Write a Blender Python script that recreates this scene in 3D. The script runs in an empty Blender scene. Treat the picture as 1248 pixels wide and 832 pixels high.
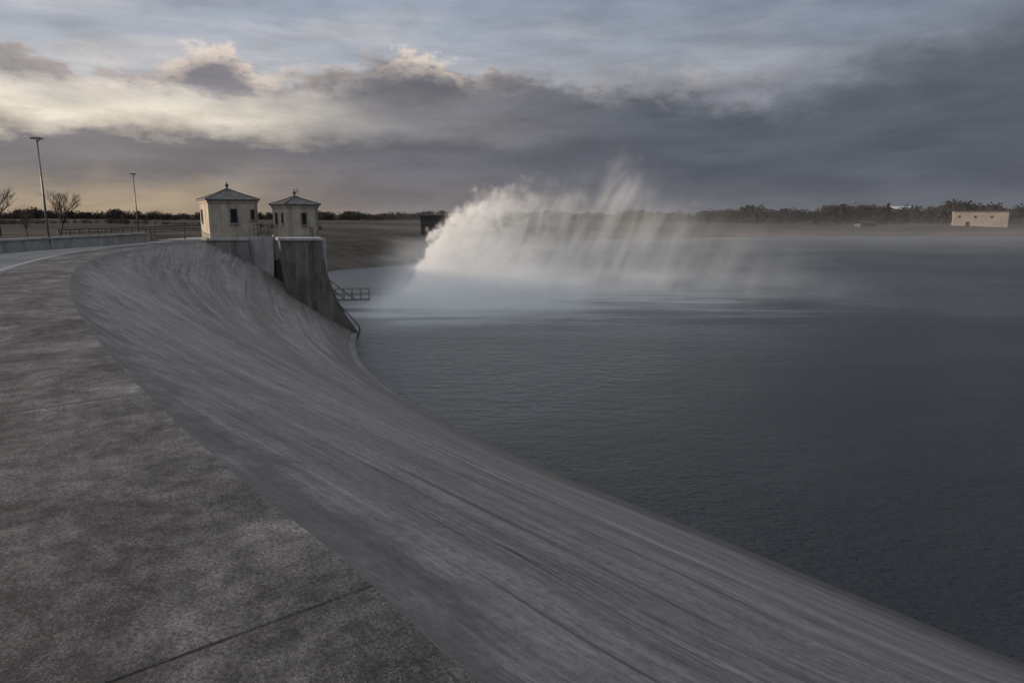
import bpy, math, random, bmesh
import numpy as np
from mathutils import Vector, Matrix, noise as mn
R = math.radians
random.seed(7)
sc = bpy.context.scene
COL = sc.collection
sc.view_settings.view_transform = 'Standard'
sc.view_settings.look = 'None'
sc.view_settings.exposure = 0

# ------------------------------------------------------------------ node helpers
def lin(r, g, b):
    f = lambda c: (c/255)/12.92 if c/255 <= 0.04045 else ((c/255+0.055)/1.055)**2.4
    return (f(r), f(g), f(b), 1)

class V:
    def __init__(s, nt, sock): s.nt, s.s = nt, sock
    def __add__(a, b): return a.m('ADD', b)
    __radd__ = __add__
    def __sub__(a, b): return a.m('SUBTRACT', b)
    def __rsub__(a, b): return a.m('SUBTRACT', b, rev=True)
    def __mul__(a, b): return a.m('MULTIPLY', b)
    __rmul__ = __mul__
    def __truediv__(a, b): return a.m('DIVIDE', b)
    def m(a, op, b=None, c=None, rev=False, clamp=False):
        n = a.nt.nodes.new('ShaderNodeMath'); n.operation = op; n.use_clamp = clamp
        args = [a, b] if not rev else [b, a]
        if c is not None: args.append(c)
        for i, x in enumerate(args):
            if x is None: continue
            if isinstance(x, V): a.nt.links.new(x.s, n.inputs[i])
            else: n.inputs[i].default_value = x
        return V(a.nt, n.outputs[0])
    def exp(a): return a.m('EXPONENT')
    def ss(a, lo, hi, t0=0.0, t1=1.0):
        n = a.nt.nodes.new('ShaderNodeMapRange'); n.interpolation_type = 'SMOOTHSTEP'
        for k, v in ((0, a), (1, lo), (2, hi), (3, t0), (4, t1)):
            if isinstance(v, V): a.nt.links.new(v.s, n.inputs[k])
            else: n.inputs[k].default_value = v
        return V(a.nt, n.outputs[0])
    def lerp(a, lo, hi, t0, t1, clamp=True):
        n = a.nt.nodes.new('ShaderNodeMapRange'); n.clamp = clamp
        for k, v in ((0, a), (1, lo), (2, hi), (3, t0), (4, t1)):
            if isinstance(v, V): a.nt.links.new(v.s, n.inputs[k])
            else: n.inputs[k].default_value = v
        return V(a.nt, n.outputs[0])
    def curve(a, lo, hi, pts, vlo, vhi):
        t = a.lerp(lo, hi, 0, 1)
        n = a.nt.nodes.new('ShaderNodeFloatCurve')
        cu = n.mapping.curves[0]
        q = [((p[0]-lo)/(hi-lo), (p[1]-vlo)/(vhi-vlo)) for p in pts]
        cu.points[0].location = q[0]; cu.points[1].location = q[-1]
        for p in q[1:-1]: cu.points.new(*p)
        n.mapping.update()
        a.nt.links.new(t.s, n.inputs['Value'])
        return V(a.nt, n.outputs[0])*(vhi-vlo)+vlo
    def ramp(a, lo, hi, pts):
        t = a.lerp(lo, hi, 0, 1)
        n = a.nt.nodes.new('ShaderNodeValToRGB'); e = n.color_ramp.elements
        n.color_ramp.interpolation = 'LINEAR'
        pts = sorted(pts)
        while len(e) < len(pts): e.new(.5)
        for i, (p, c) in enumerate(pts): e[i].position = 0.0001*i
        for i in range(len(pts)-1, -1, -1):
            p, c = pts[i]
            e[i].position = (p-lo)/(hi-lo); e[i].color = lin(*c) if max(c) > 1.01 else (*c, 1)
        a.nt.links.new(t.s, n.inputs[0])
        return V(a.nt, n.outputs[0])
def sep(nt, s):
    n = nt.nodes.new('ShaderNodeSeparateXYZ'); nt.links.new(s, n.inputs[0])
    return [V(nt, n.outputs[i]) for i in range(3)]
def comb(nt, x, y, z=0.0):
    n = nt.nodes.new('ShaderNodeCombineXYZ')
    for i, v in enumerate((x, y, z)):
        if isinstance(v, V): nt.links.new(v.s, n.inputs[i])
        else: n.inputs[i].default_value = v
    return n.outputs[0]
def noi(nt, vec, scale=1.0, detail=4, rough=.55, dist=0.0, lac=2.0):
    n = nt.nodes.new('ShaderNodeTexNoise')
    nt.links.new(vec, n.inputs['Vector'])
    n.inputs['Scale'].default_value = scale; n.inputs['Detail'].default_value = detail
    n.inputs['Roughness'].default_value = rough; n.inputs['Distortion'].default_value = dist
    n.inputs['Lacunarity'].default_value = lac
    return V(nt, n.outputs[0])
def mix(nt, f, a, b):
    n = nt.nodes.new('ShaderNodeMix'); n.data_type = 'RGBA'
    for k, v in ((0, f), (6, a), (7, b)):
        if isinstance(v, V): nt.links.new(v.s, n.inputs[k])
        elif k == 0: n.inputs[k].default_value = v
        else: n.inputs[k].default_value = v if len(v) == 4 else (*v, 1)
    return V(nt, n.outputs[2])
def newmat(name):
    m = bpy.data.materials.new(name); m.use_nodes = True
    nt = m.node_tree; p = nt.nodes['Principled BSDF']
    return m, nt, p
def tc(nt, which='Object'):
    return nt.nodes.new('ShaderNodeTexCoord').outputs[which]
def setbump(nt, p, h, strength, dist):
    b = nt.nodes.new('ShaderNodeBump'); b.inputs['Strength'].default_value = strength
    b.inputs['Distance'].default_value = dist
    nt.links.new(h.s, b.inputs['Height']); nt.links.new(b.outputs[0], p.inputs['Normal'])

def simple(name, c1, c2, scale=2.0, rough=.85, bump=.0, streak=None, metal=0, sk=.6):
    m, nt, p = newmat(name)
    o = tc(nt)
    n = noi(nt, o, scale, 6, .6)
    c = mix(nt, n.ss(.4, .6), c1, c2)
    if streak:
        x, y, z = sep(nt, o)
        s = noi(nt, comb(nt, x*streak, y*streak, z*.25), 1, 5, .6)
        c = mix(nt, s.ss(.48, .64)*sk, c, tuple(v*.45 for v in c1))
        s = noi(nt, comb(nt, x*streak*1.7+4, y*streak*1.7, z*.2), 1, 5, .6)
        c = mix(nt, s.ss(.52, .66)*sk*.6, c, tuple(min(1, v*1.7) for v in c1))
    nt.links.new(c.s, p.inputs['Base Color'])
    p.inputs['Roughness'].default_value = rough
    p.inputs['Metallic'].default_value = metal
    p.inputs['Specular IOR Level'].default_value = .3
    if bump: setbump(nt, p, noi(nt, o, scale*8, 5, .65), .5, bump)
    return m

# ------------------------------------------------------------------ materials
MT = {}
MT['tower_wall'] = simple('tower_wall', (.42, .375, .305), (.33, .295, .245), 1.2, .9, .01, 2.2, 0, .4)
MT['roof'] = simple('roof', (.07, .065, .065), (.12, .115, .11), 3, .6, .01)
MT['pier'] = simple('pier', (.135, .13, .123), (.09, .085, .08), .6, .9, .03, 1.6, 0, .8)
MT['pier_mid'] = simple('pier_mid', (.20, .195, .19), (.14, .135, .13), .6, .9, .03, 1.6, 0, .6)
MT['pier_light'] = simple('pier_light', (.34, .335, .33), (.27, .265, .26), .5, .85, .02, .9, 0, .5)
MT['recess_shade'] = simple('recess_shade', (.05, .048, .046), (.035, .033, .032), .5, .9, .02, .9, 0, .5)  # near-black colour paints the shade of the gap beside the tall pier
MT['parapet'] = simple('parapet', (.30, .30, .295), (.23, .23, .225), .7, .9, .02, 1.0, 0, .4)
MT['metal'] = simple('metal', (.05, .05, .055), (.08, .075, .07), 4, .5, 0, None, .6)
MT['galv'] = simple('galv', (.20, .20, .21), (.14, .14, .15), 4, .45, 0, None, .7)
MT['glass'] = simple('glass', (.012, .014, .018), (.02, .022, .028), 2, .15)
MT['frame'] = simple('frame', (.10, .09, .08), (.07, .065, .06), 4, .7)
MT['bark'] = simple('bark', (.055, .045, .038), (.035, .03, .026), 6, .95)
MT['foliage'] = simple('foliage', (.026, .026, .024), (.042, .037, .032), .12, .95)
MT['fol2'] = simple('fol2', (.052, .043, .037), (.034, .029, .025), .15, .95)
MT['beige'] = simple('beige', (.30, .265, .225), (.25, .22, .19), .2, .9)
MT['whiteroof'] = simple('whiteroof', (.52, .54, .57), (.45, .47, .5), .3, .7)
MT['darkshed'] = simple('darkshed', (.03, .028, .027), (.045, .04, .038), .3, .8)
MT['brick'] = simple('brick', (.13, .10, .085), (.10, .08, .07), .5, .9)
MT['lamp'] = simple('lamp', (.12, .12, .12), (.10, .10, .11), 2, .5)
MT['paint'] = simple('paint', (.62, .62, .60), (.35, .35, .34), 5, .8)

# slope (uv in metres)
m, nt, p = newmat('slope_concrete'); MT['slope'] = m
uv = tc(nt, 'UV'); u, v, _ = sep(nt, uv)
warp = noi(nt, comb(nt, u*.05, v*.10), 1, 2)*1.5
up = u.m('MAXIMUM', 0.0)
vs = v + warp + u*.10 + up*up*.0012
s0 = noi(nt, comb(nt, u*.035, vs*.25, 1.0), 1, 3, .6)
s1 = noi(nt, comb(nt, u*.08, vs*1.0), 1, 6, .68)
s2 = noi(nt, comb(nt, u*.16, vs*4.6, 3.0), 1, 6, .76)
s3 = noi(nt, comb(nt, u*.5, vs*18, 7.0), 1, 4, .8)
pt = noi(nt, comb(nt, u*.26, v*.34, 11.0), 1, 6, .68)
pt2 = noi(nt, comb(nt, u*1.2, v*1.6, 14.0), 1, 7, .75)
tone = s0*.15+s1*.22+s2*.23+s3*.12+pt*.13+pt2*.15
c = tone.ramp(.405, .595, [(.405, (.056, .051, .049)), (.45, (.150, .140, .136)), (.50, (.250, .238, .234)), (.55, (.355, .342, .339)), (.595, (.55, .535, .53))])
br = noi(nt, comb(nt, u*.07, vs*.8, 21.0), 1, 4, .6).ss(.48, .60)
c = mix(nt, br*v.ss(1, 11)*.55, c, (.185, .14, .112))
c = mix(nt, pt.ss(.46, .58)*.32, c, (.14, .135, .14))
lines = noi(nt, comb(nt, u*.04, vs*7, 51.0), 1, 3, .6).ss(.58, .63)*noi(nt, comb(nt, u*.2, vs*.8, 53.0), 1, 2).ss(.46, .6)
c = mix(nt, lines*.6, c, (.05, .045, .044))
ww = noi(nt, comb(nt, u*.5, v*2, 2.0), 1, 4)
wet = (v+ww*1.6).ss(12.4, 13.8)
c = mix(nt, wet*.65, c, (.075, .062, .055))
lip = v.ss(13.46, 13.5)*v.ss(13.90, 14.0, 1, 0)
c = mix(nt, lip*ww.lerp(.35, .65, .2, .8)*u.ss(10, 40, .25, 1), c, (.30, .295, .29))
crk = noi(nt, comb(nt, u*.05, vs*1.1, 31.0), 1, 2, .6)
line = (crk-.5).m('ABSOLUTE').ss(.0, .004, 1, 0)*noi(nt, comb(nt, u*.12, v*.3, 41.0), 1, 1).ss(.48, .56)
c = mix(nt, line*.8, c, (.03, .028, .027))
grn = noi(nt, comb(nt, u, v), 10, 5, .8)
c = mix(nt, grn.ss(.45, .60)*.4, c, (.11, .107, .11))
c = mix(nt, (v+(pt2-.5)*2.6).ss(0.0, .8, 1, 0)*.6, c, (.10, .097, .096))
nt.links.new(c.s, p.inputs['Base Color'])
nt.links.new((tone.lerp(.35, .65, .70, .9)-wet*.25).s, p.inputs['Roughness'])
p.inputs['Specular IOR Level'].default_value = .2
setbump(nt, p, s2*.7+s3*.6+pt2*.7+s1*.4, 1.0, .08)

# walkway (uv in metres)
m, nt, p = newmat('walkway_concrete'); MT['walk'] = m
uv = tc(nt, 'UV'); u, v, _ = sep(nt, uv)
o = comb(nt, u, v)
a1 = noi(nt, o, .8, 6, .68, .5); a2 = noi(nt, o, 5.5, 5, .72, .2); a3 = noi(nt, o, 42, 4, .8); a4 = noi(nt, o, 160, 2, .7)
t = a1*.36+a2*.20+a3*.27+a4*.17
c = t.ramp(.40, .60, [(.40, (.024, .0235, .024)), (.46, (.058, .0565, .057)), (.50, (.097, .0945, .095)), (.545, (.160, .156, .156)), (.60, (.30, .295, .293))])
pit = a3.ss(.40, .45, 1, 0)
c = mix(nt, pit*.5, c, (.025, .0245, .025))
vo = nt.nodes.new('ShaderNodeTexVoronoi'); nt.links.new(o, vo.inputs['Vector']); vo.inputs['Scale'].default_value = 65
c = mix(nt, V(nt, vo.outputs['Distance']).ss(.16, .32, 1, 0)*a2.ss(.42, .55)*.5, c, (.34, .335, .33))
j = ((u+1.525)/5.35).m('FRACT')
jl = ((j-.5).m('ABSOLUTE')*5.35 - a2*.05+.022).ss(.0, .020, 1, 0)*noi(nt, o, 1.3, 3, .6).ss(.36, .50, .45, 1)*v.ss(.1, .9, .5, 1)
vor = nt.nodes.new('ShaderNodeTexVoronoi'); vor.feature = 'DISTANCE_TO_EDGE'
wv = comb(nt, u+a1*1.6, v+noi(nt, comb(nt, u, v, 5.0), 1.1, 4, .6)*1.6)
nt.links.new(wv, vor.inputs['Vector']); vor.inputs['Scale'].default_value = .35
ck = V(nt, vor.outputs['Distance']).ss(0, .004, 1, 0)*noi(nt, o, .5, 2).ss(.52, .58)
c = mix(nt, jl*.9, c, (.012, .011, .011))
c = mix(nt, ck*.6, c, (.025, .022, .02))
nt.links.new(c.s, p.inputs['Base Color'])
p.inputs['Roughness'].default_value = .85
p.inputs['Specular IOR Level'].default_value = .2
setbump(nt, p, a2*.35+a3*.7+a4*.4-jl*1.2, 1.0, .015)

m, nt, p = newmat('road_surface'); MT['road'] = m
uv = tc(nt, 'UV'); u, v, _ = sep(nt, uv); o = comb(nt, u, v)
t = noi(nt, comb(nt, u*.15, v*.9), 1, 5, .6)*.6+noi(nt, o, 12, 5, .75)*.4
c = t.ramp(.4, .6, [(.4, (.12, .12, .122)), (.6, (.25, .25, .25))])
nt.links.new(c.s, p.inputs['Base Color']); p.inputs['Roughness'].default_value = .8
setbump(nt, p, noi(nt, o, 40, 4, .7), .5, .01)

# ground
m, nt, p = newmat('ground_soil'); MT['ground'] = m
o = tc(nt); x, y, z = sep(nt, o)
n1 = noi(nt, comb(nt, x*.012, y*.03), 1, 6, .6); n2 = noi(nt, o, .25, 6, .65); n3 = noi(nt, comb(nt, x*.03, y*.05), 1, 5, .6)
c = (n1*.65+n2*.35).ramp(.40, .60, [(.40, (.026, .024, .021)), (.47, (.042, .037, .030)), (.53, (.070, .058, .045)), (.60, (.105, .088, .070))])
beach = (z+n2*1.2).ss(-5.4, -4.4, 1, 0)
c = mix(nt, beach*.85, c, mix(nt, n3.ss(.42, .58), (.12, .108, .095), (.055, .050, .045)))
nt.links.new(c.s, p.inputs['Base Color']); p.inputs['Roughness'].default_value = .95
p.inputs['Specular IOR Level'].default_value = .1
setbump(nt, p, n2, .8, .5)

# water
m, nt, p = newmat('lake_water'); MT['water'] = m
o = tc(nt); x, y, z = sep(nt, o)
r0 = noi(nt, comb(nt, x*.20+y*.07, y*.34), 1, 2, .5)
r1 = noi(nt, comb(nt, x*.95+y*.2, y*1.7), 1, 3, .6, .3)
r2 = noi(nt, comb(nt, x*3.6, y*5.6), 1, 3, .68, .2)
calm = noi(nt, comb(nt, x*.02+3, y*.035), 1, 4, .6, .5).ss(.4, .6)
dx = (x-4)/36; dy = (y-70)/20
foam_r = (dx*dx+dy*dy).m('SQRT')
fn = noi(nt, comb(nt, x*.05, y*.30), 1, 7, .62, .7)
foam = foam_r.ss(.15, 1.1, 1, 0)*fn.ss(.49, .57)
dark = foam_r.ss(.3, 1.25, 1, 0)*fn.ss(.41, .48, 1, 0)
dxc = (x+9)/12; dyc = (y-64)/11
core = (dxc*dxc+dyc*dyc).m('SQRT').ss(.2, 1.1, 1, 0)*fn.ss(.36, .5)
foam = (foam*.7).m('MAXIMUM', core)
c = mix(nt, foam*.8, (.026, .037, .044), (.50, .54, .58))
c = mix(nt, dark*.85, c, (.006, .010, .012))
nt.links.new(c.s, p.inputs['Base Color'])
nt.links.new((foam*.3+y.ss(8, 150)*.27+.13+calm*.07+dark*.1).s, p.inputs['Roughness'])
p.inputs['IOR'].default_value = 1.42
setbump(nt, p, r0*.9+r1*1.0+r2*.6*(calm+.6)+foam*fn*1.5, 1.0, .34)

# ------------------------------------------------------------------ mesh helpers
class MB:
    def __init__(s): s.v, s.f, s.uv = [], [], None
    def add(s, vs, fs):
        b = len(s.v); s.v += [tuple(q) for q in vs]; s.f += [tuple(i+b for i in f) for f in fs]; return s
    def box(s, c, d, yaw=0):
        cx, cy, cz = c; hx, hy, hz = d[0]/2, d[1]/2, d[2]/2; ca, sa = math.cos(yaw), math.sin(yaw)
        vs = []
        for dz in (-hz, hz):
            for dx, dy in ((-hx, -hy), (hx, -hy), (hx, hy), (-hx, hy)):
                vs.append((cx+dx*ca-dy*sa, cy+dx*sa+dy*ca, cz+dz))
        return s.add(vs, [(3, 2, 1, 0), (4, 5, 6, 7), (0, 1, 5, 4), (1, 2, 6, 5), (2, 3, 7, 6), (3, 0, 4, 7)])
    def tube(s, p0, p1, r0, r1=None, n=8):
        p0, p1 = Vector(p0), Vector(p1); r1 = r0 if r1 is None else r1
        d = (p1-p0).normalized(); a = d.orthogonal().normalized(); b = d.cross(a)
        vs = [tuple(q+(a*math.cos(2*math.pi*k/n)+b*math.sin(2*math.pi*k/n))*r) for q, r in ((p0, r0), (p1, r1)) for k in range(n)]
        fs = [(k, (k+1) % n, n+(k+1) % n, n+k) for k in range(n)]+[tuple(range(n))[::-1], tuple(range(n, 2*n))]
        return s.add(vs, fs)
    def lathe(s, prof, c=(0, 0, 0), n=16):
        vs = [(c[0]+r*math.cos(2*math.pi*k/n), c[1]+r*math.sin(2*math.pi*k/n), c[2]+z) for r, z in prof for k in range(n)]
        fs = [(i*n+k, i*n+(k+1) % n, (i+1)*n+(k+1) % n, (i+1)*n+k) for i in range(len(prof)-1) for k in range(n)]
        return s.add(vs, fs+[tuple(range(n))[::-1]])
    def prism(s, poly, ext):
        n = len(poly); e = Vector(ext)
        vs = [Vector(q) for q in poly]+[Vector(q)+e for q in poly]
        return s.add(vs, [(k, (k+1) % n, n+(k+1) % n, n+k) for k in range(n)]+[tuple(range(n))[::-1], tuple(range(n, 2*n))])
    def build(s, name, mat, parent=None, smooth=False, bevel=0):
        me = bpy.data.meshes.new(name); me.from_pydata(s.v, [], s.f); me.update()
        if len(s.f) < 20000:
            bm = bmesh.new(); bm.from_mesh(me)
            bmesh.ops.recalc_face_normals(bm, faces=bm.faces[:])
            bm.to_mesh(me); bm.free()
        if s.uv is not None:
            l = me.uv_layers.new(name='UVMap')
            for lp in me.loops: l.data[lp.index].uv = s.uv[lp.vertex_index]
        if smooth: me.polygons.foreach_set('use_smooth', [True]*len(me.polygons))
        o = bpy.data.objects.new(name, me); COL.objects.link(o); me.materials.append(mat)
        if parent: o.parent = parent
        if bevel:
            b = o.modifiers.new('bevel', 'BEVEL'); b.width = bevel; b.segments = 2; b.limit_method = 'ANGLE'
        return o
def tag(o, label=None, cat=None, group=None, kind=None):
    if label: o['label'] = label
    if cat: o['category'] = cat
    if group: o['group'] = group
    if kind: o['kind'] = kind
    return o
def empty(name, loc, yaw=0):
    o = bpy.data.objects.new(name, None); COL.objects.link(o); o.location = loc; o.rotation_euler = (0, 0, yaw); o.empty_display_size = .3
    return o
def copy_tree(o, parent=None):
    c = o.copy(); COL.objects.link(c); c.parent = parent
    for ch in list(o.children): copy_tree(ch, c)
    return c
def tris_object(name, pts, size, nrm, mat, seed=1):
    rg = np.random.default_rng(seed); n = len(pts)
    rn = rg.normal(size=(n, 3)); rn /= np.linalg.norm(rn, axis=1)[:, None]
    t = rg.normal(size=(n, 3)); a = np.cross(rn, t); a /= np.linalg.norm(a, axis=1)[:, None]+1e-9; b = np.cross(rn, a)
    th = rg.uniform(0, 6.28, n); vv = np.empty((n, 3, 3))
    for k in range(3):
        an = th+k*2.094
        vv[:, k] = pts+(a*np.cos(an)[:, None]+b*np.sin(an)[:, None])*size[:, None]
    me = bpy.data.meshes.new(name)
    me.vertices.add(n*3); me.vertices.foreach_set('co', vv.ravel())
    me.loops.add(n*3); me.loops.foreach_set('vertex_index', np.arange(n*3, dtype=np.int32))
    me.polygons.add(n); me.polygons.foreach_set('loop_start', np.arange(0, n*3, 3, dtype=np.int32))
    try: me.polygons.foreach_set('loop_total', np.full(n, 3, dtype=np.int32))
    except Exception: pass
    me.update(); me.validate()
    o = bpy.data.objects.new(name, me); COL.objects.link(o); me.materials.append(mat)
    return o

# ------------------------------------------------------------------ dam curves
PAIRS = [((34, -17), (44, -5)), ((14, -9), (25, 1.5)), ((6, -3.2), (17.5, 5.9)), ((2.2, .15), (13.2, 9.6)), ((-.16, 2.65), (10.3, 12.3)),
 ((-.85, 3.56), (9.2, 13.6)), ((-2.0, 4.88), (7.6, 15.5)), ((-4.14, 7.5), (5.3, 18.3)), ((-8.3, 13.06), (1.2, 23)),
 ((-13.2, 20.3), (-3.0, 28.9)), ((-17.4, 27.6), (-6.6, 34.8)), ((-21.4, 36.9), (-9.6, 42.0)), ((-23.5, 47.2), (-11.1, 47.6)),
 ((-24.4, 54.7), (-11.75, 51.2)), ((-24.7, 57.5), (-12.2, 54.2))]
def crom(P, sub=10):
    P = [np.array(q, float) for q in P]; out = []
    n = len(P)
    for i in range(n-1):
        p0 = P[i-1] if i > 0 else 2*P[0]-P[1]; p3 = P[i+2] if i+2 < n else 2*P[-1]-P[-2]
        p1, p2 = P[i], P[i+1]
        t0 = 0; t1 = t0+np.linalg.norm(p1-p0)**.5; t2 = t1+np.linalg.norm(p2-p1)**.5; t3 = t2+np.linalg.norm(p3-p2)**.5
        for k in range(sub):
            t = t1+(t2-t1)*k/sub
            A1 = (t1-t)/(t1-t0)*p0+(t-t0)/(t1-t0)*p1; A2 = (t2-t)/(t2-t1)*p1+(t-t1)/(t2-t1)*p2; A3 = (t3-t)/(t3-t2)*p2+(t-t2)/(t3-t2)*p3
            B1 = (t2-t)/(t2-t0)*A1+(t-t0)/(t2-t0)*A2; B2 = (t3-t)/(t3-t1)*A2+(t-t1)/(t3-t1)*A3
            out.append((t2-t)/(t2-t1)*B1+(t-t1)/(t2-t1)*B2)
    out.append(P[-1]); return np.array(out)
def smooth(c, it=6):
    c = c.copy()
    for _ in range(it): c[1:-1] = .5*c[1:-1]+.25*(c[:-2]+c[2:])
    return c
DC = smooth(crom([a for a, b in PAIRS]), 12); WC = smooth(crom([b for a, b in PAIRS]), 12)
tan = np.gradient(DC, axis=0); tan /= np.linalg.norm(tan, axis=1)[:, None]
OUT = np.stack([-tan[:, 1], tan[:, 0]], 1)
for _ in range(20): OUT[1:-1] = .5*OUT[1:-1]+.25*(OUT[:-2]+OUT[2:])
OUT /= np.linalg.norm(OUT, axis=1)[:, None]
i0 = 4*10
arc = np.concatenate([[0], np.cumsum(np.linalg.norm(np.diff(DC, axis=0), axis=1))]); arc -= arc[i0]
warc = np.concatenate([[0], np.cumsum(np.linalg.norm(np.diff(WC, axis=0), axis=1))]); warc -= warc[i0]
OW = np.interp(DC[:, 1], [34, 44, 50, 56], [8.2, 6.4, 5.0, 4.4])

prof_t = [0, .004, .01, .03, .08, .15, .25, .35, .5, .62, .75, .85, .92, .958, .961, 1.0, 1.001]
prof_z = [0, -.015, -.05, -.16, -.42, -.80, -1.42, -2.12, -3.30, -4.22, -5.2, -5.93, -6.40, -6.62, -6.80, -6.86, -8.5]
ts = sorted(set(list(np.linspace(.03, .95, 60))+prof_t))
mb = MB(); mb.uv = []
for i in range(len(DC)):
    for t in ts:
        q = DC[i]*(1-t)+WC[i]*t
        z = float(np.interp(t, prof_t, prof_z))
        z += .05*mn.noise(Vector((arc[i]*.12, t*6, 0))) if .02 < t < .95 else 0
        mb.v.append((q[0], q[1], z)); mb.uv.append(((arc[i]*(1-t)+warc[i]*t), t*14))
n = len(ts)
for i in range(len(DC)-1):
    for k in range(n-1): mb.f.append((i*n+k, i*n+k+1, (i+1)*n+k+1, (i+1)*n+k))
tag(mb.build('spillway_slope', MT['slope'], smooth=True), kind='structure')

def strip(name, mat, offs, zs, smooth=False):
    mb = MB(); mb.uv = []; n = len(offs)
    for i in range(len(DC)):
        for off, z in zip(offs, zs):
            of = OW[i] if off == 'w' else off
            q = DC[i]+OUT[i]*of; mb.v.append((q[0], q[1], z)); mb.uv.append((arc[i], of))
    for i in range(len(DC)-1):
        for k in range(n-1): mb.f.append((i*n+k, i*n+k+1, (i+1)*n+k+1, (i+1)*n+k))
    return mb.build(name, mat, smooth=smooth)
tag(strip('walkway', MT['walk'], [0, .4, .9, 1.5, 2.15, 2.2, 2.2], [0, .002, .002, 0, 0, -.02, -.3]), kind='structure')
tag(strip('road', MT['road'], [2.2, 3.2, 3.9, 'w'], [-.12, -.09, -.09, -.12]), kind='structure')
tag(strip('road_edge_line', MT['paint'], [2.62, 2.74], [-.104, -.102]), kind='structure')

mb = MB()
poly = [(-29.6, 57.2), (-24.6, 57.2), (-24.6, 54.75), (-20.9, 54.75), (-16.5, 55.0), (-16.6, 61.5), (-24, 64), (-29.4, 64)]
mb.prism([(a, b, -.03) for a, b in poly], (0, 0, -9))
tag(mb.build('gate_platform', MT['parapet']), kind='structure')

# ------------------------------------------------------------------ piers
dirp = Vector((-.36, .93, 0))
def pier(left, right, y0, depth, label, ztop, mat='pier'):
    off = Vector((left[0][0], y0, -7.5)); r = empty('gate_pier', off)
    poly = [Vector((x, y0, z))-off for x, z in left]+[Vector((x, y0, z))-off for x, z in right]
    MB().prism(poly, dirp*depth).build('wall', MT[mat], r, bevel=.04)
    x0, x1 = left[-1][0]-.08, right[0][0]+.12
    MB().prism([Vector((x0, y0-.12, ztop+.003))-off, Vector((x1, y0-.12, ztop+.003))-off, Vector((x1, y0-.12, ztop+.2))-off, Vector((x0, y0-.12, ztop+.2))-off], dirp*(depth+.1)).build('coping', MT['pier_light'], r, bevel=.02)
    return tag(r, label, 'pier')
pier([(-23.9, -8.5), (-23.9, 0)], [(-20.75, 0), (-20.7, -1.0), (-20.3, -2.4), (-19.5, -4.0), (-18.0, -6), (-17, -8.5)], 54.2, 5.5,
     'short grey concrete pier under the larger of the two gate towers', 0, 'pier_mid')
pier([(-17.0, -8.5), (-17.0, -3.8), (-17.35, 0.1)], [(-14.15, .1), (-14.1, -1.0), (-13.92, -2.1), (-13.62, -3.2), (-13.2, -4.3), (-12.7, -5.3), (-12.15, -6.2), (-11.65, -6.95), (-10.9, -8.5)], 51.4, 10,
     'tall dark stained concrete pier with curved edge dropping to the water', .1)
r = empty('bay_wall', (-19, 54.9, -7.5)); tag(r, 'pale curved concrete wall between the two gate piers', 'wall')
for nm_, X0, X1, dy_, mt_ in (('face', -21.2, -18.95, 0, 'pier_light'), ('recess_shade', -19.2, -15.6, .25, 'recess_shade')):  # second strip is shade put in as a dark face
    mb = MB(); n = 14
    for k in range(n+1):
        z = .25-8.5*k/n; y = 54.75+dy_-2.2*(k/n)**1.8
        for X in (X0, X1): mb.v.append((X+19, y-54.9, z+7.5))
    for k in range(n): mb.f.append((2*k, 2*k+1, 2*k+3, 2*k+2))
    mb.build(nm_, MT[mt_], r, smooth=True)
MB().box((0, .3, 7.62), (5.7, .8, .3)).build('coping', MT['parapet'], r, bevel=.02)

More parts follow.
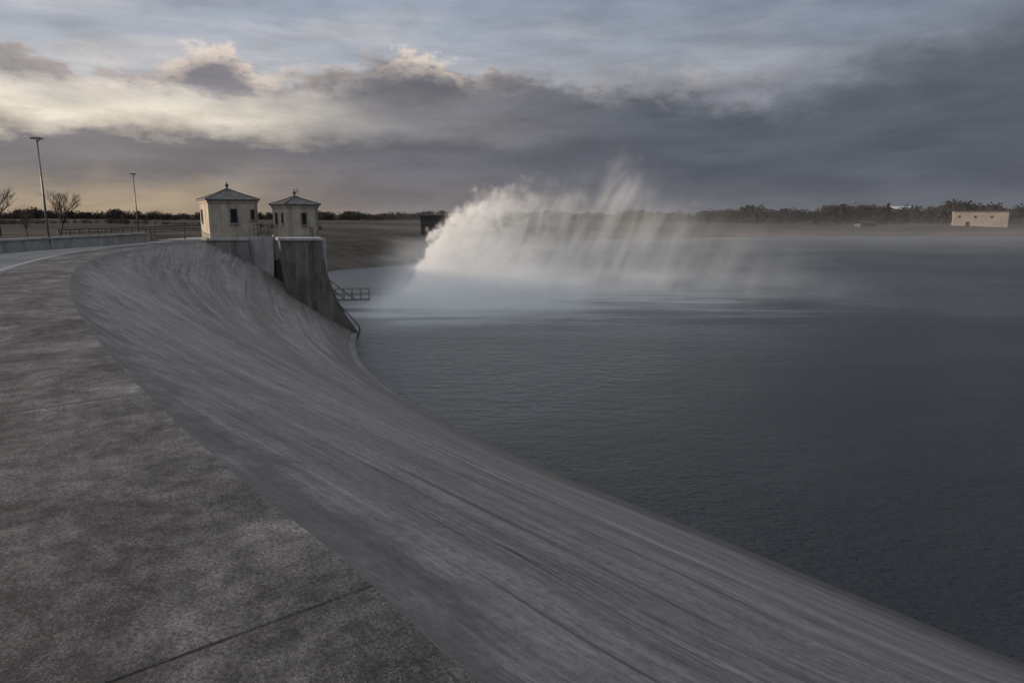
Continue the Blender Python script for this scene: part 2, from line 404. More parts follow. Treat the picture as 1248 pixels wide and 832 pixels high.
# ------------------------------------------------------------------ towers
def ring_frame(mb, c, w, h, t, dpt, face):
    def b(du, dz, su, sz):
        if face == 0: mb.box((c[0]+du, c[1]-dpt/2, c[2]+dz), (su, dpt, sz))
        else: mb.box((c[0]-dpt/2, c[1]+du, c[2]+dz), (dpt, su, sz))
    b(-(w-t)/2, 0, t, h-2*t); b((w-t)/2, 0, t, h-2*t); b(0, (h-t)/2, w, t); b(0, -(h-t)/2, w, t)
def tower(loc, yaw, s, eave, label, wins, roof_h):
    r = empty('gate_tower', loc, yaw); tag(r, label, 'tower')
    h = s/2
    MB().box((0, 0, .1), (s+.12, s+.12, .2)).build('plinth', MT['parapet'], r, bevel=.02)
    MB().box((0, 0, .2+(eave-.2-.24)/2), (s, s, eave-.2-.24)).build('wall', MT['tower_wall'], r, bevel=.03)
    cm = MB(); cm.box((0, 0, eave-.20), (s+.08, s+.08, .08)); cm.box((0, 0, eave-.08), (s+.16, s+.16, .16)); cm.build('cornice', MT['tower_wall'], r, bevel=.015)
    e = h+.19; rm = MB()
    rings = [(e, eave), (e, eave+.10), (e*.66, eave+.10+roof_h*.33), (e*.33, eave+.10+roof_h*.67), (.14, eave+.10+roof_h)]
    for a, z in rings: rm.v += [(-a, -a, z), (a, -a, z), (a, a, z), (-a, a, z)]
    for i in range(len(rings)-1):
        for k in range(4): rm.f.append((i*4+k, i*4+(k+1) % 4, (i+1)*4+(k+1) % 4, (i+1)*4+k))
    rm.f += [(3, 2, 1, 0), tuple(range(len(rm.v)-4, len(rm.v)))]
    for sx, sy in ((-1, -1), (1, -1), (1, 1), (-1, 1)):
        for (a, z), (b, w) in zip(rings[1:-1], rings[2:]):
            rm.tube((sx*a, sy*a, z+.02), (sx*b, sy*b, w+.02), .04, None, 6)
    roof = rm.build('roof', MT['roof'], r)
    z = eave+.09+roof_h
    fm = MB(); fm.lathe([(.18, -.06), (.20, .04), (.10, .08), (.07, .22), (.15, .26), (.17, .33), (.10, .43), (.04, .48), (.025, .62), (.005, .68)], (0, 0, z), 12)
    fm.build('finial', MT['roof'], roof, smooth=True)
    for face, uu, w, hh, zc in wins:
        c = (uu, -h, zc) if face == 0 else (-h, uu, zc)
        f = MB(); ring_frame(f, c, w+.14, hh+.14, .07, .06, face)
        fr = f.build('window', MT['frame'], r)
        g = MB()
        if face == 0: g.box((c[0], c[1]-.012, zc), (w, .02, hh))
        else: g.box((c[0]-.012, c[1], zc), (.02, w, hh))
        g.build('pane', MT['glass'], fr)
        sl = MB()
        if face == 0: sl.box((c[0], c[1]-.07, zc-hh/2-.12), (w+.26, .14, .08))
        else: sl.box((c[0]-.07, c[1], zc-hh/2-.12), (.14, w+.26, .08))
        sl.build('sill', MT['parapet'], fr)
    MB().tube((h-.12, -h-.05, .25), (h-.12, -h-.05, eave-.25), .03).build('downpipe', MT['galv'], r)
    return r
t1 = tower((-23.25, 57.0, -.03), R(33.3), 3.74, 3.16, 'larger nearer gate tower with cream walls, dark hipped roof and a finial', [(0, 0.0, .42, 1.0, 1.95), (0, 1.45, .20, .7, 2.05), (1, .9, .42, .95, 1.95)], .82)
t2 = tower((-17.85, 57.2, .1), R(41.4), 2.72, 2.66, 'smaller farther gate tower above the tall pier, with a sunlit side and antenna', [(0, .1, .30, .8, 1.6), (1, .55, .30, .8, 1.6), (1, -.65, .2, .7, 1.65)], .60)
am = MB(); am.tube((.35, .2, 3.0), (.35, .2, 4.1), .022); am.tube((.1, .2, 3.95), (.6, .2, 3.95), .016); am.tube((.15, .2, 3.75), (.55, .2, 3.75), .016)
am.build('antenna', MT['metal'], t2)

# ------------------------------------------------------------------ railings
def railing(pts, h, label, name='railing', post_r=.03, mat='metal', rails=(1.0, .55, .12), cat='railing'):
    base = Vector(pts[0]); r = empty(name, base); tag(r, label, cat)
    loc = [Vector(q)-base for q in pts]
    for k, f in enumerate(rails):
        mb = MB()
        for a, b in zip(loc[:-1], loc[1:]): mb.tube(a+Vector((0, 0, h*f)), b+Vector((0, 0, h*f)), post_r*(.9 if k == 0 else .6))
        mb.build('top_rail' if k == 0 else 'lower_rail', MT[mat], r)
    for q in loc: MB().tube(q, q+Vector((0, 0, h)), post_r, None, 6).build('post', MT[mat], r)
    return r
def offp(i, off): q = DC[i]+OUT[i]*off; return (float(q[0]), float(q[1]))
pts = []; last = None
for i in range(len(DC)):
    q = offp(i, OW[i]+.45)
    if 45.0 < q[1] < 57.6 and (last is None or math.dist(q, last) > .8): pts.append((q[0], q[1], -.11)); last = q
pts += [(-27.6, 58.2, -.03), (-26.2, 58.4, -.03)]
railing(pts, 1.15, 'dark metal railing running from the parapet wall to the larger tower', post_r=.055, rails=(1.0, .82, .64))
railing([(-20.6, 55.2, .42), (-20.1, 55.25, .42), (-19.5, 55.3, .42)], .8, 'short dark railing in the gap between the two gate towers')
railing([(-16.3, 55.7, .3), (-15.9, 54.9, .3), (-15.6, 54.0, .3), (-15.3, 53.1, .3)], .7, 'low thin railing on the tall pier top beside the smaller tower')

def parapet():
    ii = [i for i in range(0, len(DC)) if offp(i, OW[i])[1] < 54.5]
    r = empty('parapet_wall', (*offp(ii[-1], OW[ii[-1]]), -.11)); tag(r, 'long low concrete parapet wall along the outer side of the road', 'wall')
    b = Vector(r.location)
    def sw(name, prof, mat):
        mb = MB(); n = len(prof)
        for i in ii:
            for off, z in prof: q = offp(i, OW[i]-.3+off); mb.v.append((q[0]-b.x, q[1]-b.y, z-b.z))
        for a in range(len(ii)-1):
            for k in range(n): mb.f.append((a*n+k, a*n+(k+1) % n, (a+1)*n+(k+1) % n, (a+1)*n+k))
        mb.f += [tuple(range(n)), tuple(range((len(ii)-1)*n, len(ii)*n))[::-1]]
        mb.build(name, MT[mat], r)
    sw('wall', [(0, -.3), (.02, .52), (.38, .52), (.4, -1.5)], 'parapet')
    sw('coping', [(-.06, .523), (-.06, .64), (.46, .64), (.46, .523)], 'pier_light')
parapet()

r = empty('access_catwalk', (-13.6, 52.0, -4.45)); tag(r, 'small steel access catwalk jutting from the tall pier above the water', 'catwalk')
L = 2.6; ax = Vector((1, .12, 0)).normalized(); pr = Vector((-.12, 1, 0)).normalized()
mb = MB()
for k in range(14): mb.tube(ax*(k*L/13), ax*(k*L/13)+pr*.8, .02, None, 4)
mb.build('grating', MT['metal'], r)
for sgn in (0, .8):
    q = pr*sgn
    MB().tube(q, q+ax*L, .04, None, 6).build('beam', MT['galv'], r)
    mb = MB()
    for hh in (.85, .45): mb.tube(q+Vector((0, 0, hh)), q+ax*L+Vector((0, 0, hh)), .022, None, 6)
    mb.build('handrail', MT['galv'], r)
    for k in range(5): MB().tube(q+ax*(L*k/4), q+ax*(L*k/4)+Vector((0, 0, .85)), .022, None, 6).build('post', MT['galv'], r)
for a, b in (((-.2, -.4, 1.6), (1.7, -.1, .02)), ((-.2, -.4, 1.1), (.9, -.1, .0)), ((.3, -.6, -.1), (.9, -.9, -.7))):
    MB().tube(a, b, .035, None, 6).build('brace', MT['metal'], r)
mb = MB(); pp = [(.4, -1.0, -.05), (.8, -1.1, -.35), (1.2, -1.15, -.78), (1.65, -1.2, -1.25), (2.0, -1.3, -1.65), (2.18, -1.35, -1.95), (2.1, -1.4, -2.25), (1.9, -1.4, -2.7)]
for a, b in zip(pp[:-1], pp[1:]): mb.tube(a, b, .05, None, 6)
mb.build('hose', MT['metal'], r)

# ------------------------------------------------------------------ lamps
def lamp():
    r = empty('street_lamp', (0, 0, 0))
    MB().lathe([(.16, 0), (.16, .25), (.10, .5), (.085, .55)], n=12).build('base', MT['galv'], r)
    MB().tube((0, 0, .5), (0, 0, 6.4), .075, .045, 10).build('pole', MT['galv'], r, smooth=True)
    MB().tube((0, 0, 6.3), (.22, 0, 6.44), .03).build('arm', MT['galv'], r)
    MB().prism([(-.32, -.13, 6.43), (.30, -.13, 6.43), (.36, -.10, 6.47), (.18, -.1, 6.53), (-.2, -.1, 6.53), (-.36, -.10, 6.48)], (0, .26, 0)).build('lamp_head', MT['lamp'], r)
    return r
l1 = lamp(); l1.location = (-29.0, 43.2, -.4); l1.rotation_euler.z = R(20); l1.scale = (1, 1, 1.08)
tag(l1, 'taller looking grey street lamp at far left beside bare trees', 'street lamp', 'street lamps along the dam road')
l2 = copy_tree(l1); l2.location = (-36.2, 67.0, -.5); l2.rotation_euler.z = R(60); l2.scale = (.9, .9, .98)
tag(l2, 'smaller distant street lamp between the bare trees and the gate towers', 'street lamp', 'street lamps along the dam road')

# ------------------------------------------------------------------ terrain
LAKE = [(-26.5, 60), (-25, 72), (-27, 90), (-30, 106), (-29, 114), (-22, 122), (-13.7, 136), (-8, 152), (-3, 172), (4, 205), (16, 236), (42, 264), (85, 282), (131, 291), (218, 296), (320, 292), (480, 270),
        (520, 100), (400, -150), (60, -60), (44, -24)]
dk = [tuple(DC[i]+OUT[i]*min(3.5, OW[i]-1.5)) for i in range(0, len(DC), 6)]
LAKE = LAKE + dk
P = np.array(LAKE, float)
def sdist(X, Y):
    best = np.full(X.shape, 1e9); inside = np.zeros(X.shape, bool); n = len(P)
    for k in range(n):
        a, b = P[k], P[(k+1) % n]; d = b-a
        t = np.clip(((X-a[0])*d[0]+(Y-a[1])*d[1])/(d@d), 0, 1)
        best = np.minimum(best, np.hypot(X-a[0]-t*d[0], Y-a[1]-t*d[1]))
        c = ((a[1] > Y) != (b[1] > Y)) & (X < (b[0]-a[0])*(Y-a[1])/(b[1]-a[1]+1e-12)+a[0])
        inside ^= c
    return np.where(inside, -best, best)
def ht(X, Y):
    X = np.asarray(X, float); Y = np.asarray(Y, float)
    d = sdist(X, Y)
    w = np.clip((Y-66)/50, 0, 1)*1.0; w = w*w*(3-2*w)
    L = 2.2*(1-w)+w*(18+22*np.clip((Y-120)/150, 0, 1))
    amp = np.clip(d/60, 0, 1)*w
    nz = np.sin(X*.021+1.3)*np.cos(Y*.017)+.5*np.sin(X*.06+Y*.043)+.3*np.sin(X*.15-Y*.11)
    h = -7+6.45*(1-np.exp(-np.maximum(d, 0)/L))+amp*nz*.35+.25*np.sin(X*.31+Y*.2)*np.clip(d/6, 0, 1)*w*np.exp(-d/40)
    return np.where(d < 0, np.maximum(-9, -7+d*.35), h)
def axis(lo, hi, n, c, k):
    a = math.asinh((lo-c)/k); b = math.asinh((hi-c)/k)
    return c+k*np.sinh(np.linspace(a, b, n))
xs = axis(-4500, 4500, 300, -5, 60); ys = axis(-400, 7000, 300, 110, 60)
XX, YY = np.meshgrid(xs, ys); ZZ = ht(XX, YY)
vs = np.stack([XX.ravel(), YY.ravel(), ZZ.ravel()], 1)
nx = len(xs); ny = len(ys)
ii = np.arange(nx*ny).reshape(ny, nx)
fs = np.stack([ii[:-1, :-1].ravel(), ii[:-1, 1:].ravel(), ii[1:, 1:].ravel(), ii[1:, :-1].ravel()], 1)
mb = MB(); mb.v = vs.tolist(); mb.f = fs.tolist()
tag(mb.build('ground', MT['ground'], smooth=True), kind='structure')
mb = MB(); mb.v = [(-200, -200, -7), (700, -200, -7), (700, 400, -7), (-200, 400, -7)]; mb.f = [(0, 1, 2, 3)]
tag(mb.build('lake_water', MT['water']), kind='structure')

# ------------------------------------------------------------------ bare trees
def bare_tree(h, seed, spread=.5):
    rng = random.Random(seed); r = empty('bare_tree', (0, 0, 0))
    tr, br = MB(), MB()
    def grow(p, d, l, rad, lev):
        segs = 3; q = p
        for s in range(segs):
            d = (d+Vector((rng.uniform(-.16, .16), rng.uniform(-.16, .16), .05))).normalized()
            q2 = q+d*(l/segs); r2 = rad*(1-.22*(s+1)/segs*1.3)
            (tr if lev == 0 else br).tube(q, q2, rad*(1-.22*s/segs*1.3), r2, 5 if lev < 2 else 3)
            q = q2
            if lev >= 1 and lev < 5 and s < segs-1:
                e = Vector((rng.uniform(-1, 1), rng.uniform(-1, 1), rng.uniform(.1, .9))).normalized()
                grow(q, (d*.6+e*.8).normalized(), l*.55, r2*.5, lev+2)
        if lev < 5:
            for k in range(rng.choice((2, 3, 3)) if lev else 5):
                a = rng.uniform(0, 6.28); e = Vector((math.cos(a), math.sin(a), rng.uniform(.0, .6)))
                grow(q if k else q, (d*(.8)+e*spread*rng.uniform(.8, 1.5)).normalized(), l*rng.uniform(.62, .85), rad*.62, lev+1)
    grow(Vector((0, 0, -.2)), Vector((rng.uniform(-.05, .05), 0, 1)), h*.27, h*.017, 0)
    tr.build('trunk', MT['bark'], r); br.build('branches', MT['bark'], r)
    return r
for px, Y, h, sd, lb in ((4, 88, 7.0, 3, 'bare leafless tree cut by the left edge of the picture'), (36, 92, 4.4, 12, 'low bushy bare tree between two taller bare trees'), (76, 90, 6.9, 5, 'wide bare leafless tree just right of the nearer street lamp')):
    t = bare_tree(h, sd, .5); X = (px-624)/838*Y; t.location = (X, Y, float(ht([X], [Y])[0])); tag(t, lb, 'tree')

# ------------------------------------------------------------------ far vegetation
def crown_np(c, rx, rz, n, rg):
    q = rg.normal(size=(n, 3)); q /= np.linalg.norm(q, axis=1)[:, None]
    q *= (rg.uniform(.05, 1, n)**.45)[:, None]
    f = 1+.22*np.sin(q[:, 0]*5+c[0])*np.cos(q[:, 2]*4+c[1])
    return np.stack([c[0]+q[:, 0]*rx*f, c[1]+q[:, 1]*rx*f, c[2]+q[:, 2]*rz*f], 1)
RG = np.random.default_rng(5)
def wood(name, x0, x1, ya, yb, count, hf, mat, n, k_s=.07):
    pts, sz = [], []
    X = RG.uniform(x0, x1, count); Y = RG.uniform(ya, yb, count); Z = ht(X, Y)
    for k in range(count):
        px = 624+X[k]/Y[k]*841
        h = hf(px)*RG.uniform(.6, 1.12)*(1+.18*math.sin(px*.05)+.12*math.sin(px*.13+2))
        for _ in range(3):
            f = RG.uniform(.4, .72)
            pts.append(crown_np((X[k]+RG.uniform(-.4, .4)*h, Y[k], Z[k]+h*(f-.06)), h*RG.uniform(.28, .5), h*(1-f)*1.05, n//3, RG)); sz.append(np.full(n//3, h*k_s))
        pts.append(crown_np((X[k], Y[k], Z[k]+h*.2), h*.6, h*.25, n//3, RG)); sz.append(np.full(n//3, h*k_s*1.3))
    pts = np.concatenate(pts); sz = np.concatenate(sz)*RG.uniform(.6, 1.3, len(pts))
    return tag(tris_object(name, pts, sz, None, MT[mat], 3), kind='stuff')
hf = lambda px: float(np.interp(px, [-200, 300, 560, 600, 820, 850, 1000, 1160, 1200, 1260], [5.2, 4.8, 4.2, 4.2, 5.0, 6.6, 7.8, 8.8, 10, 10.5]))
tag(wood('distant_wood', -430, 340, 380, 450, 1200, hf, 'foliage', 180), 'dark band of far woodland along the horizon beyond the lake', 'woodland')
tag(wood('shore_scrub', 55, 330, 340, 372, 420, lambda px: 3.0, 'fol2', 90), 'brown scrub along the far beach', 'scrub')
tag(wood('field_hedge', -170, -50, 176, 186, 260, lambda px: 1.3, 'fol2', 80), 'low dark hedge across the field behind the road and towers', 'hedge')

def far_tree(kind, seed):
    rg = random.Random(seed); r = empty('far_tree', (0, 0, 0))
    tr = MB(); tr.tube((0, 0, -.3), (.1, 0, 2.6), .28, .16, 6)
    for a in range(5):
        an = a*1.3; tr.tube((.1, 0, 2.2+a*.3), (math.cos(an)*1.4, math.sin(an)*1.4, 4+a*.4), .12, .03, 4)
    tr.build('trunk', MT['bark'], r)
    pts = []
    if kind == 0:
        for k in range(10): pts.append(crown_np((rg.uniform(-1.5, 1.5), rg.uniform(-1.5, 1.5), rg.uniform(2.6, 6.3)), rg.uniform(.8, 1.4), rg.uniform(.7, 1.2), 260, RG))
    else:
        for k in range(9): z = 1.8+k*.75; pts.append(crown_np((rg.uniform(-.3, .3), 0, z), 2.0*(1-k/10), .6, 260, RG))
    pts = np.concatenate(pts)
    o = tris_object('crown', pts, RG.uniform(.12, .28, len(pts)), None, MT['foliage' if kind else 'fol2'], 4); o.parent = r
    return r
A, B = far_tree(0, 1), far_tree(1, 2)
spots = [(838, 333, 1, .62), (862, 330, 0, .6), (884, 335, 0, .75), (921, 330, 1, .7), (948, 336, 0, .55), (1016, 345, 1, 1.05), (1024, 350, 1, 1.15), (1046, 352, 0, .9), (1079, 345, 1, 1.25), (1128, 338, 0, 1.0), (1146, 340, 0, 1.1), (1236, 345, 0, 1.3), (992, 338, 1, .7)]
kindn = ['rounded brown', 'pointed dark']
first = {0: A, 1: B}; used = set(); rng = random.Random(9)
for j, (px, Y, k, s) in enumerate(sorted(spots)):
    o = first[k] if k not in used else copy_tree(first[k]); used.add(k)
    X = (px-624)/841*Y; o.location = (X, Y, float(ht([X], [Y])[0])); o.scale = (s, s, s*rng.uniform(.85, 1.1)); o.rotation_euler.z = rng.uniform(0, 6)
    nth = ['leftmost', 'second', 'third', 'fourth', 'fifth', 'sixth', 'seventh', 'eighth', 'ninth', 'tenth', 'eleventh', 'twelfth', 'rightmost'][j]
    tag(o, '%s far shore tree%s, %s, standing behind the beach line' % (nth, '' if nth in ('leftmost', 'rightmost') else ' from the left', kindn[k]), 'tree', 'trees on the far shore')

# ------------------------------------------------------------------ far buildings
def building(name, px0, px1, Y, zb, zt, depth, wall, roofm, label, wins, gable=0, cat='building', ztr=.5):
    X0, X1 = (px0-624)/841*Y, (px1-624)/841*Y; w = X1-X0; h = zt-zb
    r = empty(name, ((X0+X1)/2, Y, zb)); tag(r, label, cat)
    MB().box((0, depth/2, h/2), (w, depth, h)).build('wall', MT[wall], r)
    if gable:
        e = .4
        MB().prism([(-w/2-e, -e, h+.003), (w/2+e, -e, h+.003), (w/2+e, depth/2, h+gable), (-w/2-e, depth/2, h+gable)], (0, 0, .15)).prism([(-w/2-e, depth+e, h+.003), (w/2+e, depth+e, h+.003), (w/2+e, depth/2, h+gable), (-w/2-e, depth/2, h+gable)], (0, 0, .15)).build('roof', MT[roofm], r)
    else: MB().box((0, depth/2, h+ztr/2+.003), (w+.6, depth+.6, ztr)).build('roof', MT[roofm], r)
    for (x, z, a, b, nm) in wins:
        f = MB(); ring_frame(f, (x, 0, z), a+.3, b+.3, .15, .12, 0); fr = f.build(nm, MT['frame'], r)
        MB().box((x, -.02, z), (a, .04, b)).build('pane' if nm == 'window' else 'leaf', MT['glass'], fr)
    return r
hb = building('lakeside_hall', 1164, 1220, 328, -3.9, 3.3, 6, 'beige', 'brick', 'long flat roofed beige building on the far shore at the right', [(x, 5.0, .7, .7, 'window') for x in (-8.5, -2.1, 4.3)]+[(-5, 1.5, 1.2, 2.2, 'door')], 0, 'building', .5)
hb.rotation_euler.z = R(-26)
building('lakeside_house', 1047, 1067, 325, -3.9, -2.1, 6, 'brick', 'darkshed', 'small low house with pitched roof among the far shore trees', [(-2, 1.0, .9, .9, 'window'), (2.3, 1.0, .9, .9, 'window'), (0, .95, .9, 1.5, 'door')], 1.4, 'house')
building('white_roofed_hall', 1088, 1112, 470, -1.5, 5.8, 14, 'darkshed', 'whiteroof', 'dark hall with pale roof rising above the far trees', [(-3, 4, 1.5, 1.2, 'window'), (3, 4, 1.5, 1.2, 'window')], 1.9)
building('dark_shed', 513, 541, 180, -3.2, 1.6, 8, 'darkshed', 'darkshed', 'dark boxy shed on the bank left of the spray', [(-1.8, 1.6, 1.6, 2.6, 'door'), (1.8, 2.6, 1.2, 1.0, 'window')], 0, 'shed', .3)

# ------------------------------------------------------------------ spray: density grids built in the scene
def vmat(name, col, g, k, glow_col):
    m = bpy.data.materials.new(name); m.use_nodes = True; nt = m.node_tree; nt.nodes.clear()
    out = nt.nodes.new('ShaderNodeOutputMaterial'); pv = nt.nodes.new('ShaderNodeVolumeScatter'); at = nt.nodes.new('ShaderNodeAttribute'); at.attribute_name = 'density'
    nt.links.new(at.outputs['Fac'], pv.inputs['Density'])
    pv.inputs['Color'].default_value = (*col, 1); pv.inputs['Anisotropy'].default_value = g
    em = nt.nodes.new('ShaderNodeEmission'); em.inputs[0].default_value = (*glow_col, 1)
    nt.links.new((V(nt, at.outputs['Fac'])*k).s, em.inputs['Strength'])  # glow scaled by density stands in for light scattered repeatedly inside the vapour
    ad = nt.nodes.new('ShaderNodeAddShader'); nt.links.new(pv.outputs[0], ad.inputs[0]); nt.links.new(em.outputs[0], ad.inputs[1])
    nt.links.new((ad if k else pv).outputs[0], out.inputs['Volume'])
    return m
def volume_mod(o, name, lo, hi, res, fn, mat):
    ng = bpy.data.node_groups.new(name, 'GeometryNodeTree')
    ng.interface.new_socket('Geometry', in_out='INPUT', socket_type='NodeSocketGeometry')
    ng.interface.new_socket('Geometry', in_out='OUTPUT', socket_type='NodeSocketGeometry')
    gi = ng.nodes.new('NodeGroupInput')
    go = ng.nodes.new('NodeGroupOutput'); vc = ng.nodes.new('GeometryNodeVolumeCube'); sm = ng.nodes.new('GeometryNodeSetMaterial'); jn = ng.nodes.new('GeometryNodeJoinGeometry')
    ps = ng.nodes.new('GeometryNodeInputPosition')
    x, y, z = sep(ng, ps.outputs[0]); d = fn(ng, x, y, z)
    ng.links.new(d.s, vc.inputs['Density'])
    vc.inputs['Min'].default_value = lo; vc.inputs['Max'].default_value = hi
    for k, a in enumerate('XYZ'): vc.inputs['Resolution '+a].default_value = max(4, int((hi[k]-lo[k])/res[k]))
    sm.inputs['Material'].default_value = mat
    ng.links.new(vc.outputs[0], sm.inputs[0]); ng.links.new(sm.outputs[0], jn.inputs[0]); ng.links.new(gi.outputs[0], jn.inputs[0]); ng.links.new(jn.outputs[0], go.inputs[0])
    md = o.modifiers.new('vapour', 'NODES'); md.node_group = ng
TOP = [(-14, -7.8), (-12.7, -6.8), (-12.0, -4.9), (-10.2, -1.8), (-7.5, 1.0), (-4.5, 3.0), (0, 4.8), (6, 5.6), (9.5, 6.4), (12.3, 9.6), (14, 8.8), (17, 6.2), (22, 4.8), (29, 2.6), (38, -1.0), (46, -5)]
def plume(nt, x, y, z):
    b2 = noi(nt, comb(nt, x*.2+9, y*.2, z*.2), 1, 3, .5)
    b1 = noi(nt, comb(nt, x*.34, y*.34, z*.34+3), 1, 6, .66, .4)
    top = (x+(b2-.5)*8).curve(-16, 46, [(-16, -7.9)]+TOP, -8, 12)
    d = top-z+(b1-.5)*x.curve(-16, 46, [(-16, 6), (-12, 7), (0, 16), (20, 16), (46, 12)], 0, 16)
    S = d.ss(0, x.curve(-16, 46, [(-16, .3), (-10, .35), (-2, 1.0), (6, 3.5), (20, 6), (46, 7)], 0, 8))
    xx = (x+12).m('MAXIMUM', 0.0)
    yy = (y-xx*.10-80+(b2-.5)*8)/(xx*.22+2.4)
    G = ((yy*yy)*-1.4).exp()
    bil = noi(nt, comb(nt, x*.55-z*.22, y*.42, z*.55), 1, 6, .68, 1.0).ss(.44, .56)
    veil = noi(nt, comb(nt, x*.36-z*.17, y*.12, z*.08+x*.03), 1, 6, .64, .5).ss(.44, .60)
    veil2 = noi(nt, comb(nt, x*.9-z*.16, y*.08, z*.10), 1, 4, .6, .3).ss(.47, .60)
    root = x.curve(-16, 46, [(-16, 1), (-6, .95), (1, .50), (8, .1), (46, 0)], 0, 1)
    tex = root*bil+(1-root)*(veil*.75+veil2*.25)+.06
    amp = x.curve(-16, 46, [(-16, 1), (-10, 1), (-7, .66), (-3, .27), (0, .14), (4, .070), (9, .044), (15, .036), (20, .024), (28, .013), (36, .006), (46, 0)], 0, 1)
    return S*G*tex*amp*z.lerp(0, 12, 1, .9)*1.6
def mistf(nt, x, y, z):
    dx = (x+6)/10; dy = (y-67)/9; core = ((dx*dx+dy*dy)*-1.0).exp()
    dx = (x-9)/21; dy = (y-82)/19; wide = ((dx*dx+dy*dy)*-1.0).exp()
    nn = noi(nt, comb(nt, x*.12, y*.22, z*.4), 1, 5, .6, .6).ss(.38, .62)
    hh = (nn+.5)*(core*1.1+wide*1.6+.25)
    return (core*.62+wide*.10*(nn+.2))*((z+7)/hh*-1.0).exp()*(nn*.6+.4)*x.ss(-15, -11)
vm1 = vmat('spray_vapour_glow', (1, .995, .99), 0.0, .21, (1, .94, .86)); vm2 = vmat('mist_vapour_glow', (.95, .975, 1), .1, .13, (.74, .87, 1)); vm3 = vmat('haze_vapour', (.93, .96, 1), .1, 0, (1, 1, 1))  # spray and mist get an added self-glow, the haze none
m, nt, p = newmat('spray_droplets')
p.inputs['Base Color'].default_value = (.9, .9, .9, 1); p.inputs['Roughness'].default_value = .6
rg = np.random.default_rng(2); n = 60000
t = rg.random(n)**1.5; xd = -12.2+t*12+rg.normal(0, .5, n)
topz = np.interp(xd, [a for a, b in TOP], [b for a, b in TOP])
zd = -6.95+(topz+6.0)*rg.random(n)**.8; yd = 80+.1*(xd+12)+rg.normal(0, 1, n)*(1.0+.10*(xd+12))
keep = (xd > -12.2) & (zd > -7)
P0 = np.stack([xd, yd, zd], 1)[keep]
SP = tris_object('water_spray', P0, rg.uniform(.008, .024, len(P0)), None, m, 6)
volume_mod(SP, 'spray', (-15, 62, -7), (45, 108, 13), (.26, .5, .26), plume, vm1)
tag(SP, 'bright wind blown plume of water spray rising above the lake', 'spray', kind='stuff')
n = 9000
P1 = np.stack([-6+rg.normal(0, 4.5, n), 66+rg.normal(0, 4, n), -6.96+rg.random(n)**2*.5], 1); P1 = P1[(P1[:, 0] > -12)]
SM = tris_object('surface_mist', P1, rg.uniform(.008, .02, len(P1)), None, m, 9)
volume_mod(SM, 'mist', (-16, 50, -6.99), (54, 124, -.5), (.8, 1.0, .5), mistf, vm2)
tag(SM, 'low bluish mist lying on the water between the pier and the spray', 'mist', kind='stuff')
HZ = bpy.data.objects.new('lake_haze', bpy.data.meshes.new('lake_haze')); COL.objects.link(HZ)
volume_mod(HZ, 'haze', (-30, 110, -6.99), (400, 420, 13), (14, 14, 5), lambda nt, x, y, z: ((z+7)*-.2).exp()*noi(nt, comb(nt, x*.01, y*.02, z*.1), 1, 3).ss(.35, .65, .6, 1.2)*y.ss(110, 190)*.0020, vm3)
tag(HZ, 'thin pale haze hanging over the far lake', 'haze', kind='stuff')

# ------------------------------------------------------------------ world
SUN_AZ, SUN_EL = -88, 6.5
w = bpy.data.worlds.new('World'); sc.world = w; w.use_nodes = True; nt = w.node_tree
bg = nt.nodes['Background']
G = nt.nodes.new('ShaderNodeTexCoord').outputs['Generated']
x, y, z = sep(nt, G)
az = x.m('ARCTAN2', y)*57.2958
el = z.m('ARCSINE')*57.2958
nA = noi(nt, comb(nt, az*.13, el*.30), 1, 7, .58, .25)
nB = noi(nt, comb(nt, az*.045, el*.26), 1, 6, .58, .4)
nC = noi(nt, comb(nt, az*.38, el*.64), 1, 7, .62, .1)
top = az.curve(-60, 60, [(-60, 9), (-45, 9.3), (-36, 10.1), (-30, 10.2), (-26.5, 10.4), (-22.4, 12.2), (-18.5, 10.4), (-13.5, 10.7), (-8.2, 12.3), (-3.6, 11.4), (5, 10.7), (14.7, 10.4), (21, 10.6), (27, 12.4), (36, 14.5), (60, 16)], 0, 24)
dt = top-el+(nA-.5)*4.4+(nC-.5)*4.4
elw = el+(nB-.5)*3.6+(nA-.5)*3.4+(nC-.5)*1.8
L_ = elw.ramp(-1, 14, [(-1, (154, 137, 114)), (1.5, (148, 133, 115)), (3.5, (118, 113, 112)), (5.0, (113, 109, 111)), (5.9, (176, 167, 156)), (7.1, (220, 211, 194)), (8.4, (194, 187, 178)), (9.5, (126, 123, 127)), (12, (114, 113, 119))])
C_ = elw.ramp(-1, 14, [(-1, (116, 110, 108)), (3, (99, 98, 104)), (5.2, (98, 98, 105)), (6.4, (116, 115, 119)), (8.5, (111, 110, 115)), (10.5, (99, 99, 106)), (13, (110, 109, 116))])
R_ = elw.ramp(-1, 20, [(-1, (90, 92, 99)), (3, (81, 85, 94)), (8, (81, 86, 95)), (12, (87, 91, 101)), (18, (106, 110, 121))])
bank = mix(nt, az.ss(-29, -6), L_, C_); bank = mix(nt, az.ss(-8, 14), bank, R_)
U_l = (elw+nA*3).ramp(8, 40, [(8, (176, 174, 174)), (14, (158, 162, 172)), (18, (142, 151, 168)), (24, (178, 184, 194)), (40, (200, 202, 207))])
U_r = (elw+nA*3).ramp(8, 40, [(8, (132, 135, 146)), (14, (120, 127, 142)), (18, (116, 124, 141)), (24, (150, 156, 168)), (40, (176, 180, 189))])
upper = mix(nt, az.ss(-15, 28), U_l, U_r)
stk = noi(nt, comb(nt, az*.045+el*.05, el*.32-az*.02), 1, 6, .58, .6)
upper = mix(nt, stk.ss(.46, .66)*az.ss(-40, 22, .65, .12), upper, lin(194, 189, 188))
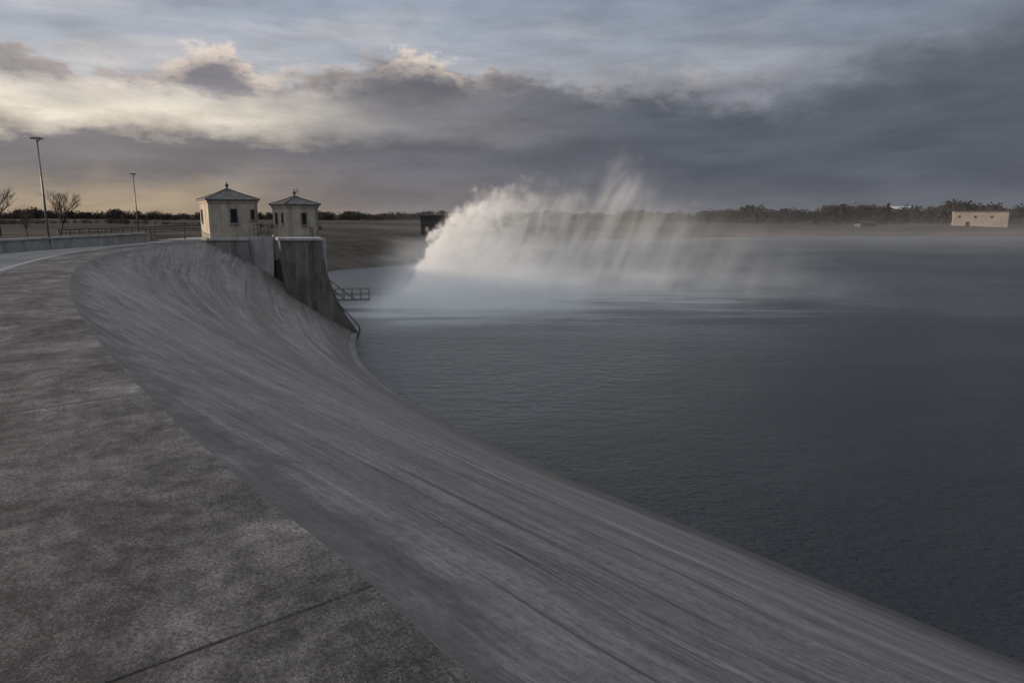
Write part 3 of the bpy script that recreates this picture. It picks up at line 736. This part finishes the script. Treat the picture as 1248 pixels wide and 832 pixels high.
sky = nt.nodes.new('ShaderNodeTexSky'); sky.sky_type = 'NISHITA'; sky.sun_disc = False
sky.sun_elevation = R(SUN_EL); sky.sun_rotation = R(SUN_AZ)
nm = nt.nodes.new('ShaderNodeMix'); nm.data_type = 'RGBA'; nm.blend_type = 'MULTIPLY'; nm.inputs[0].default_value = 1
nt.links.new(sky.outputs[0], nm.inputs[6]); nm.inputs[7].default_value = (.08, .08, .08, 1)
upper = mix(nt, .12, upper, V(nt, nm.outputs[2]))
wid = az.ss(-5, 22, .7, 4.5)
mask = dt.ss(wid*-.4, wid)
col = mix(nt, mask, upper, bank)
rimw = az.curve(-60, 60, [(-60, .2), (-36, .3), (-27, .5), (-22, 1), (-17, .45), (-12, .35), (-8, .9), (-3, .45), (4, .12), (14, .2), (18, .08), (60, 0)], 0, 1)
rim = dt.ss(-.5, .3)*dt.ss(.3, 2.4, 1, 0)*rimw*nC.ss(.36, .55)
col = mix(nt, rim*.72, col, lin(220, 204, 190))
shd = noi(nt, comb(nt, az*.11, el*.5, 5.0), 1, 6, .58, .2)
fac = shd.lerp(.35, .65, 1.02, 1.34)
mm = nt.nodes.new('ShaderNodeMix'); mm.data_type = 'RGBA'; mm.blend_type = 'MULTIPLY'; mm.inputs[0].default_value = 1
nt.links.new(col.s, mm.inputs[6]); nt.links.new(comb(nt, fac, fac, fac), mm.inputs[7])
nt.links.new(mm.outputs[2], bg.inputs['Color']); bg.inputs['Strength'].default_value = 1.05

sl = bpy.data.lights.new('sun', 'SUN'); sl.energy = 4.6; sl.angle = R(2); sl.color = (1, .80, .61)
so = bpy.data.objects.new('sun', sl); COL.objects.link(so)
dirv = Vector((math.sin(R(SUN_AZ))*math.cos(R(SUN_EL)), math.cos(R(SUN_AZ))*math.cos(R(SUN_EL)), math.sin(R(SUN_EL))))
so.rotation_euler = dirv.to_track_quat('Z', 'Y').to_euler(); so.location = dirv*100

cam = bpy.data.cameras.new('camera'); co = bpy.data.objects.new('camera', cam); COL.objects.link(co)
cam.lens = 24; cam.sensor_width = 36; cam.clip_end = 20000; cam.clip_start = .05
co.location = (0, 0, 2); co.rotation_euler = (R(90-10.49), 0, 0)
sc.camera = co
